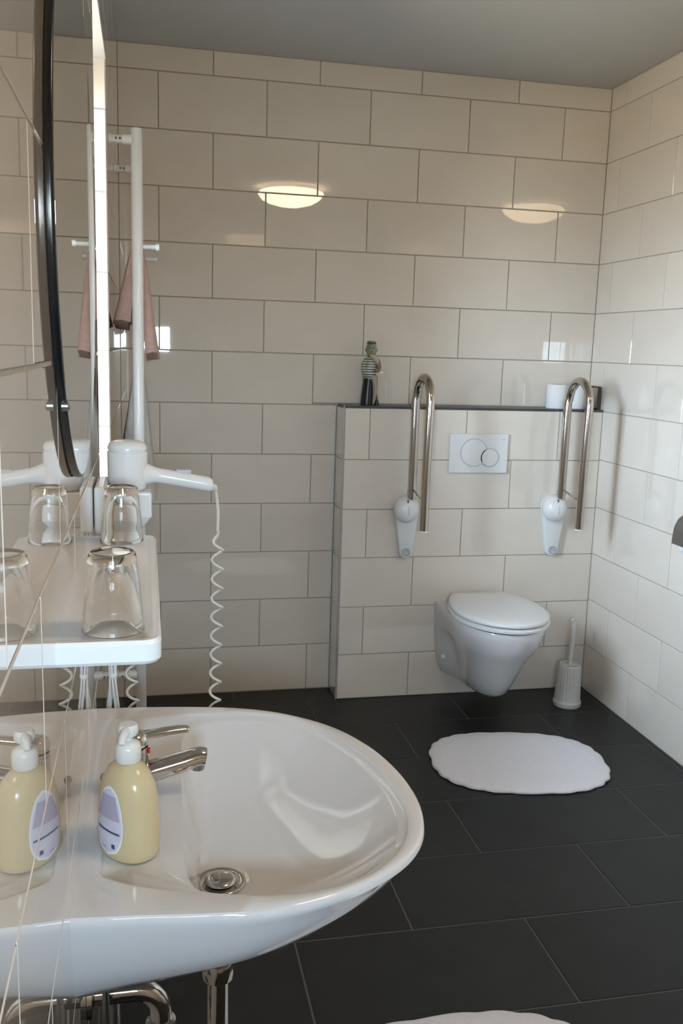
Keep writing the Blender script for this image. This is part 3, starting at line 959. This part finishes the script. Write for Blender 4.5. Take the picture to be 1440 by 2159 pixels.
def seat_ring(z, k, y0=-0.034, yf=-0.503, wm=0.184, wb_=0.120):
    n = 26; half = []
    for i in range(n + 1):
        t = i / n
        t = 0.5 - 0.5 * math.cos(PI * t)
        y = y0 + (yf - y0) * t
        if t < 0.52:
            w = wm * (1 - (1 - wb_ / wm) * (1 - t / 0.52) ** 2.2) if t > 0 else wb_
        else:
            w = wm * math.sqrt(max(0, 1 - ((t - 0.52) / 0.48) ** 2))
        half.append((w, y))
    cy = (y0 + yf) / 2
    half = [(max(0, w - k), cy + (y - cy) * (1 - k / 0.235)) for w, y in half]
    return [(w, y, z) for w, y in half] + [(-w, y, z) for w, y in half[::-1][1:]] if half[0][0] > 1e-6 else None


bm = bmesh.new()
loft(bm, [seat_ring(0.4125, 0.007), seat_ring(0.4155, 0.001), seat_ring(0.423, 0.0), seat_ring(0.428, 0.005)])
obj('seat', bm, M['plastic'], to, smooth=True, auto=50)
bm = bmesh.new()
loft(bm, [seat_ring(0.4345, 0.010), seat_ring(0.437, 0.003), seat_ring(0.444, 0.002), seat_ring(0.450, 0.007), seat_ring(0.4545, 0.022), seat_ring(0.4575, 0.060), seat_ring(0.4585, 0.1)])
obj('lid', bm, M['plastic'], to, smooth=True, auto=60)
for sx in (-0.075, 0.075):
    bm = bmesh.new(); tube(bm, [(sx - 0.022, -0.030, 0.424), (sx + 0.022, -0.030, 0.424)], 0.0125, 16)
    obj('hinge', bm, M['plastic'], to, smooth=True, auto=50)
bm = bmesh.new(); tube(bm, [(-0.157, -0.10, 0.20), (-0.170, -0.10, 0.20)], [0.011, 0.009], 16)
obj('fixing_cap', bm, M['plastic'], to, smooth=True, auto=50)

# flush plate
fp = thing('flush_plate', 'white flush plate with two round buttons above the toilet', 'flush plate', (1.261, PY, 1.020))
bm = bmesh.new()
def pl(k, y): return [(-0.124 + k, y, -0.080 + k), (0.124 - k, y, -0.080 + k), (0.124 - k, y, 0.080 - k), (-0.124 + k, y, 0.080 - k)]
loft(bm, [pl(0.002, -0.0005), pl(0, -0.003), pl(0.0, -0.010), pl(0.003, -0.0125)])
obj('plate', bm, M['plastic'], fp, bevel=0.002)
for nm, cx, cz, r, y in (('large_button', -0.022, 0.004, 0.058, -0.0126), ('small_button', 0.046, -0.016, 0.0385, -0.0140)):
    bm = bmesh.new(); loft(bm, [[(cx + rr * math.cos(2 * PI * i / 48), yy, cz + rr * math.sin(2 * PI * i / 48)) for i in range(48)] for rr, yy in ((r, y), (r, y - 0.0008))])
    gr = obj('button_groove', bm, M['groove'], fp)
    bm = bmesh.new(); loft(bm, [[(cx + rr * math.cos(2 * PI * i / 48), yy, cz + rr * math.sin(2 * PI * i / 48)) for i in range(48)] for rr, yy in ((r - 0.004, y - 0.0009), (r - 0.004, y - 0.0016), (r - 0.006, y - 0.0022))])
    obj(nm, bm, M['plastic'], fp, smooth=True, auto=30)
obj('embossed_mark', boxes((0.094, 0.108, -0.0131, -0.0127, 0.056, 0.059)), M['groove'], fp)


# ------------------------------------------------------------------ folding grab bars, folded up
def grab_bar(x, label):
    g = thing('folding_grab_bar', label, 'grab bar', (x, PY, 0.80), 0, 'folded-up grab bars beside the toilet')
    # teardrop wall plate
    def tear(k, y, zc=0.0):
        r1, r2, c1, c2 = 0.052 - k, 0.027 - k, 0.0, -0.180
        a = math.asin((0.052 - 0.027) / 0.18)
        out = []
        for i in range(25):
            t = -a + (PI + 2 * a) * i / 24
            out.append((r1 * math.cos(t), y, c1 + r1 * math.sin(t)))
        for i in range(17):
            t = PI + a + (PI - 2 * a) * i / 16
            out.append((r2 * math.cos(t), y, c2 + r2 * math.sin(t)))
        return out
    bm = bmesh.new()
    loft(bm, [tear(0.0, -0.0005), tear(0.0, -0.018), tear(0.003, -0.024), tear(0.008, -0.026)])
    pt = obj('wall_plate', bm, M['plastic'], g, smooth=True, auto=40)
    bm = bmesh.new(); loft(bm, [[(rr * math.cos(2 * PI * i / 28), yy, -0.180 + rr * math.sin(2 * PI * i / 28)) for i in range(28)] for rr, yy in ((0.018, -0.026), (0.018, -0.029), (0.015, -0.030), (0.0145, -0.0265))])
    obj('screw_cover', bm, M['groove'], pt, smooth=True, auto=30)
    # hinge dome with seam
    bm = bmesh.new()
    prof = [(0.052, 0.022), (0.053, 0.045), (0.050, 0.066), (0.040, 0.084), (0.022, 0.095), (0.0, 0.098)]
    rows = []
    for r, d in prof:
        rows.append([bm.verts.new((-0.015, -d, 0.0))] if r == 0 else [bm.verts.new((-0.015 * min(1, d / 0.06) + r * math.cos(2 * PI * i / 36), -d, 0.0 + r * 1.04 * math.sin(2 * PI * i / 36))) for i in range(36)])
    for a, b in zip(rows, rows[1:]):
        for i in range(36):
            j = (i + 1) % 36
            if len(b) == 1: bm.faces.new((a[i], a[j], b[0]))
            else: bm.faces.new((a[i], a[j], b[j], b[i]))
    hg = obj('hinge_cover', bm, M['plastic'], g, smooth=True)
    bm = boxes((-0.0205, -0.0145, -0.0895, -0.060, 0.027, 0.043))
    obj('slot', bm, M['seam'], hg, bevel=0.001)
    bm = bmesh.new()
    tube(bm, [(-0.016, -0.0985 + 0.0022 * ((k - 3) / 3) ** 2, 0.018 - 0.006 * k) for k in range(7)], 0.0011, 6)
    obj('seam', bm, M['groove'], hg)
    # U tube: rear leg in the hinge, arc on top, front leg hanging free
    yr, yf, zt = -0.070, -0.245, 0.435
    R = (yr - yf) / 2
    path = [(0.002, yr, 0.045), (0.002, yr, 0.2), (0.002, yr, zt)] + arc((0.006, (yr + yf) / 2, zt), R, 0, PI, 20, ((0, 1, 0), (0, 0, 1)))[1:] + [(0.002, yf, 0.2), (0.002, yf, -0.047)]
    bm = bmesh.new(); tube(bm, path, 0.0165, 20)
    obj('rail', bm, M['steel'], g, smooth=True, auto=60)
    bm = bmesh.new(); tube(bm, [(0.002, yf, -0.0472), (0.002, yf, -0.052), (0.002, yf, -0.0545)], [0.0172, 0.0172, 0.014], 20)
    obj('end_cap', bm, M['plastic'], g, smooth=True, auto=40)
    bm = bmesh.new(); tube(bm, [(0.002, yr - 0.012, 0.085), (0.002, yr - 0.10, 0.068), (0.002, yf + 0.014, 0.062)], 0.0035, 10)
    obj('strut', bm, M['steel'], g, smooth=True)
    bm = bmesh.new(); tube(bm, [(0.002, yr, 0.060), (0.002, yr, 0.080)], 0.0185, 20)
    obj('collar', bm, M['steel'], g, smooth=True, auto=40)
    return g


grab_bar(0.968, 'folding steel grab bar on white hinge, left of the toilet')
grab_bar(1.602, 'folding steel grab bar on white hinge, right of the toilet near the corner')

# ------------------------------------------------------------------ toilet brush
tb = thing('toilet_brush', 'white toilet brush in ribbed plastic holder in the corner', 'toilet brush', (1.641, -0.318, 0.0004))
bm = bmesh.new()
n = 96
def flute(r, z, amp=0.0012): return [((r + amp * math.cos(24 * 2 * PI * i / n)) * math.cos(2 * PI * i / n), (r + amp * math.cos(24 * 2 * PI * i / n)) * math.sin(2 * PI * i / n), z) for i in range(n)]
loft(bm, [flute(0.055, 0.0, 0), flute(0.057, 0.004, 0), flute(0.057, 0.018, 0), flute(0.0525, 0.022, 0), flute(0.0515, 0.026), flute(0.049, 0.09), flute(0.0455, 0.165), flute(0.044, 0.172, 0), flute(0.0405, 0.176, 0), flute(0.038, 0.172, 0), flute(0.038, 0.150, 0)], True, True)
obj('holder', bm, M['plastic_grey'], tb, smooth=True, auto=40)
bm = bmesh.new()
lathe(bm, [(0.0, 0.172), (0.012, 0.1715), (0.014, 0.167), (0.0, 0.164)], 24)
for k in range(16):
    a = 2 * PI * k / 16
    tube(bm, [(0.012 * math.cos(a), 0.012 * math.sin(a), 0.1695), (0.028 * math.cos(a), 0.028 * math.sin(a), 0.172), (0.0395 * math.cos(a), 0.0395 * math.sin(a), 0.172)], 0.0024, 6)
obj('slotted_cap', bm, M['plastic_grey'], tb, smooth=True, auto=50)
bm = bmesh.new()
dx, dy = 0.020, 0.03
hp = [(0, 0, 0.168), (dx * 0.25, dy * 0.25, 0.20), (dx * 0.5, dy * 0.5, 0.245), (dx * 0.78, dy * 0.78, 0.30), (dx, dy, 0.335)]
tube(bm, spline(hp, 5), [0.0055 + 0.0065 * math.sin(min(1, i / 16) * PI / 2) for i in range(21)], 16)
rc = []
for i in range(25):
    a = 2 * PI * i / 24
    rc.append((dx * 1.05 + 0.0085 * math.cos(a), dy * 1.05, 0.345 + 0.010 * math.sin(a)))
tube(bm, rc, 0.0042, 10, caps=False)
obj('brush_handle', bm, M['plastic_grey'], tb, smooth=True, auto=60)


# ------------------------------------------------------------------ rugs
def rug(name, label, cx, cy, L, W, ang, ph):
    n = 180
    bm = bmesh.new()
    def ring(k, z):
        out = []
        for i in range(n):
            a = 2 * PI * i / n
            e = 2 / 2.6
            x = (L - k) * math.copysign(abs(math.cos(a)) ** e, math.cos(a)); y = (W - k) * math.copysign(abs(math.sin(a)) ** e, math.sin(a))
            sc = 1 + 0.022 * abs(math.sin(11 * a + ph)) - 0.010 + 0.004 * math.sin(3 * a + ph)
            x, y = x * sc, y * sc
            out.append((cx + x * math.cos(ang) - y * math.sin(ang), cy + x * math.sin(ang) + y * math.cos(ang), z))
        return out
    loft(bm, [ring(0.004, 0.0006), ring(0.0, 0.004), ring(0.001, 0.010), ring(0.008, 0.0135), ring(0.05, 0.0145), ring(0.12, 0.0145), ring(0.18, 0.0145)])
    return tag(obj(name, bm, M['rug'], smooth=True, auto=60), label, 'bath mat')


rug('bath_mat', 'oval white terry mat with scalloped edge in front of the toilet', 1.224, -0.803, 0.309, 0.236, -0.16, 0.4)
rug('bath_mat', 'white scalloped mat just entering the picture at the bottom edge', 0.545, -2.188, 0.330, 0.228, 0.02, 0.9)

# ------------------------------------------------------------------ toilet roll holder on the right wall
th = thing('toilet_roll_holder', 'grey metal covered toilet roll holder on the right wall', 'roll holder', (XR, -0.962, 0.842))
bm = bmesh.new()
prof = [(-0.002, 0.068), (-0.050, 0.066), (-0.087, 0.052), (-0.105, 0.022), (-0.109, -0.004), (-0.110, -0.038)]
pr = spline([(x, 0, z) for x, z in prof], 5)
fr_, bk_ = -0.072, 0.072
loft(bm, [[(p.x, y, p.z) for p in pr] + [(p.x + 0.0025, y, p.z - 0.001) for p in pr[::-1]] for y in (fr_, bk_)])
obj('cover', bm, M['brushed'], th, smooth=True, auto=40)
bm = boxes((-0.004, -0.0006, -0.03, 0.03, -0.02, 0.066)); obj('wall_plate', bm, M['brushed'], th, bevel=0.001)
bm = bmesh.new(); tube(bm, [(-0.003, 0.060, -0.0165), (-0.052, 0.060, -0.0165), (-0.056, 0.056, -0.0165), (-0.056, -0.055, -0.0165)], 0.004, 12)
obj('arm', bm, M['brushed'], th, smooth=True)
tr_ = thing('toilet_roll', 'white toilet roll on the holder at the right wall', 'toilet roll', (XR - 0.056, -0.965, 0.8105))
bm = bmesh.new()
def cyl_y(r, y): return [(r * math.cos(2 * PI * i / 40), y, r * math.sin(2 * PI * i / 40)) for i in range(40)]
loft(bm, [cyl_y(0.021, -0.046), cyl_y(0.046, -0.046), cyl_y(0.047, -0.045), cyl_y(0.047, 0.045), cyl_y(0.046, 0.046), cyl_y(0.021, 0.046), cyl_y(0.021, -0.046)], False, False)
obj('paper', bm, M['paper'], tr_, smooth=True, auto=40)
bm = bmesh.new(); loft(bm, [cyl_y(0.0208, -0.0462), cyl_y(0.0208, 0.0462), cyl_y(0.0195, 0.0462), cyl_y(0.0195, -0.0462), cyl_y(0.0208, -0.0462)], False, False)
obj('core', bm, M['card'], tr_, smooth=True, auto=40)


# ------------------------------------------------------------------ things on the ledge
def spare_roll(x, y, r, label):
    t = thing('toilet_roll', label, 'toilet roll', (x, y, PZ + 0.0004), 0, 'spare rolls on the ledge')
    bm = bmesh.new()
    lathe(bm, [(0.021, 0.0), (r - 0.001, 0.0), (r, 0.002), (r, 0.096), (r - 0.001, 0.098), (0.021, 0.098), (0.021, 0.0)], 40)
    obj('paper', bm, M['paper'], t, smooth=True, auto=40)
    bm = bmesh.new(); lathe(bm, [(0.0208, 0.0005), (0.0208, 0.0985), (0.0196, 0.0985), (0.0196, 0.0005), (0.0208, 0.0005)], 24)
    obj('core', bm, M['card'], t, smooth=True, auto=40)


spare_roll(1.618, -0.068, 0.043, 'left white toilet roll standing on the ledge by the grab bar')
spare_roll(1.712, -0.062, 0.036, 'right white toilet roll on the ledge, seen through the grab bar loop')
bd = tag(obj('picture_board', boxes((1.7785, 1.7875, -0.118, -0.012, PZ + 0.0004, PZ + 0.095)), M['brown'], bevel=0.0015), 'small dark brown board standing on the ledge in the corner', 'board')
obj('board_face', boxes((1.7770, 1.7783, -0.112, -0.018, PZ + 0.006, PZ + 0.089)), M['tan'], bd)

# figurine
fg = thing('figurine', 'standing painted figurine in striped shirt and black trousers on the ledge', 'figurine', (0.819, -0.072, PZ + 0.0004), math.radians(-12))
bm = bmesh.new()
def ell(cx, cy, rx, ry, z, n=28): return [(cx + rx * math.cos(2 * PI * i / n), cy + ry * math.sin(2 * PI * i / n), z) for i in range(n)]
loft(bm, [ell(-0.013, 0, 0.024, 0.026, 0.0), ell(-0.013, 0, 0.0245, 0.026, 0.01), ell(-0.012, 0, 0.0235, 0.025, 0.04), ell(-0.010, 0, 0.022, 0.023, 0.075), ell(-0.008, 0, 0.021, 0.021, 0.105)])
obj('trousers', bm, M['statue_black'], fg, smooth=True, auto=60)
bm = bmesh.new()
loft(bm, [ell(0.012, -0.004, 0.006, 0.016, 0.004), ell(0.016, -0.004, 0.009, 0.018, 0.03), ell(0.018, -0.004, 0.010, 0.019, 0.06), ell(0.016, -0.003, 0.013, 0.021, 0.09), ell(0.008, -0.002, 0.020, 0.023, 0.112), ell(0.004, 0, 0.020, 0.022, 0.118)])
obj('sash', bm, M['statue_drape'], fg, smooth=True, auto=60)
bm = bmesh.new()
loft(bm, [ell(0.026, 0, 0.011, 0.016, 0.0), ell(0.026, 0, 0.011, 0.016, 0.008), ell(0.023, 0, 0.008, 0.012, 0.022), ell(0.022, 0, 0.006, 0.010, 0.045)])
obj('shoe', bm, M['statue_black'], fg, smooth=True, auto=60)
bm = bmesh.new()
loft(bm, [ell(-0.004, 0, 0.022, 0.021, 0.100), ell(-0.006, 0, 0.027, 0.024, 0.113), ell(-0.007, 0, 0.029, 0.025, 0.13), ell(-0.005, 0, 0.0285, 0.025, 0.15), ell(-0.001, 0, 0.0265, 0.023, 0.17), ell(0.001, 0, 0.023, 0.020, 0.183), ell(0.0, 0, 0.014, 0.014, 0.191), ell(0, 0, 0.009, 0.010, 0.196)])
obj('torso', bm, M['stripe'], fg, smooth=True)
bm = bmesh.new()
tube(bm, spline([(0.022, -0.004, 0.178), (0.030, -0.012, 0.155), (0.028, -0.024, 0.138), (0.014, -0.029, 0.135)], 6), [0.0105 - 0.004 * i / 18 for i in range(19)], 14)
obj('arm', bm, M['statue_arm'], fg, smooth=True)
bm = bmesh.new()
tube(bm, spline([(-0.020, -0.004, 0.178), (-0.030, -0.010, 0.152), (-0.024, -0.022, 0.128), (-0.008, -0.027, 0.122)], 6), [0.010 - 0.004 * i / 18 for i in range(19)], 14)
obj('arm', bm, M['stripe'], fg, smooth=True)
bm = bmesh.new()
tube(bm, spline([(-0.006, -0.021, 0.196), (0.010, -0.023, 0.186), (0.021, -0.019, 0.172), (0.024, -0.012, 0.160)], 5), [0.006, 0.007, 0.008, 0.009, 0.010, 0.0105, 0.011, 0.011, 0.0105, 0.010, 0.009, 0.008, 0.007, 0.006, 0.005, 0.004], 12)
obj('scarf', bm, M['statue_beige'], fg, smooth=True)
bm = bmesh.new()
lathe(bm, [(0.0, 0.190), (0.012, 0.191), (0.0175, 0.198), (0.0205, 0.210), (0.0205, 0.222), (0.0185, 0.232), (0.0165, 0.2375), (0.0, 0.2385)], 28, (-0.001, 0, 0), 1.0, 0.95)
tube(bm, [(-0.001, -0.017, 0.220), (-0.001, -0.024, 0.213), (-0.001, -0.019, 0.209)], [0.003, 0.0042, 0.003], 10)
for sx in (-0.021, 0.019): tube(bm, [(sx, 0, 0.220), (sx, 0, 0.208)], [0.004, 0.003], 8)
hdp = obj('head', bm, M['statue_head'], fg, smooth=True, auto=60)
bm = bmesh.new(); lathe(bm, [(0.0, 0.2388), (0.0175, 0.2386), (0.0185, 0.2395), (0.0185, 0.243), (0.0175, 0.2435), (0.0, 0.2437)], 28, (-0.001, 0, 0))
obj('hat_brim', bm, M['statue_black'], hdp, smooth=True, auto=40)
bm = bmesh.new(); lathe(bm, [(0.0, 0.2438), (0.0165, 0.2438), (0.016, 0.2485), (0.012, 0.250), (0.0, 0.2503)], 28, (-0.001, 0, 0))
obj('hat_crown', bm, M['statue_head'], hdp, smooth=True, auto=40)
bm = bmesh.new()
for sx in (-0.008, 0.006): lathe(bm, [(0, 0.0), (0.0016, 0.0008), (0.0022, 0.0022), (0.0016, 0.0036), (0, 0.0044)], 10, (sx, -0.0178, 0.2195))
obj('eyes', bm, M['statue_black'], hdp, smooth=True)
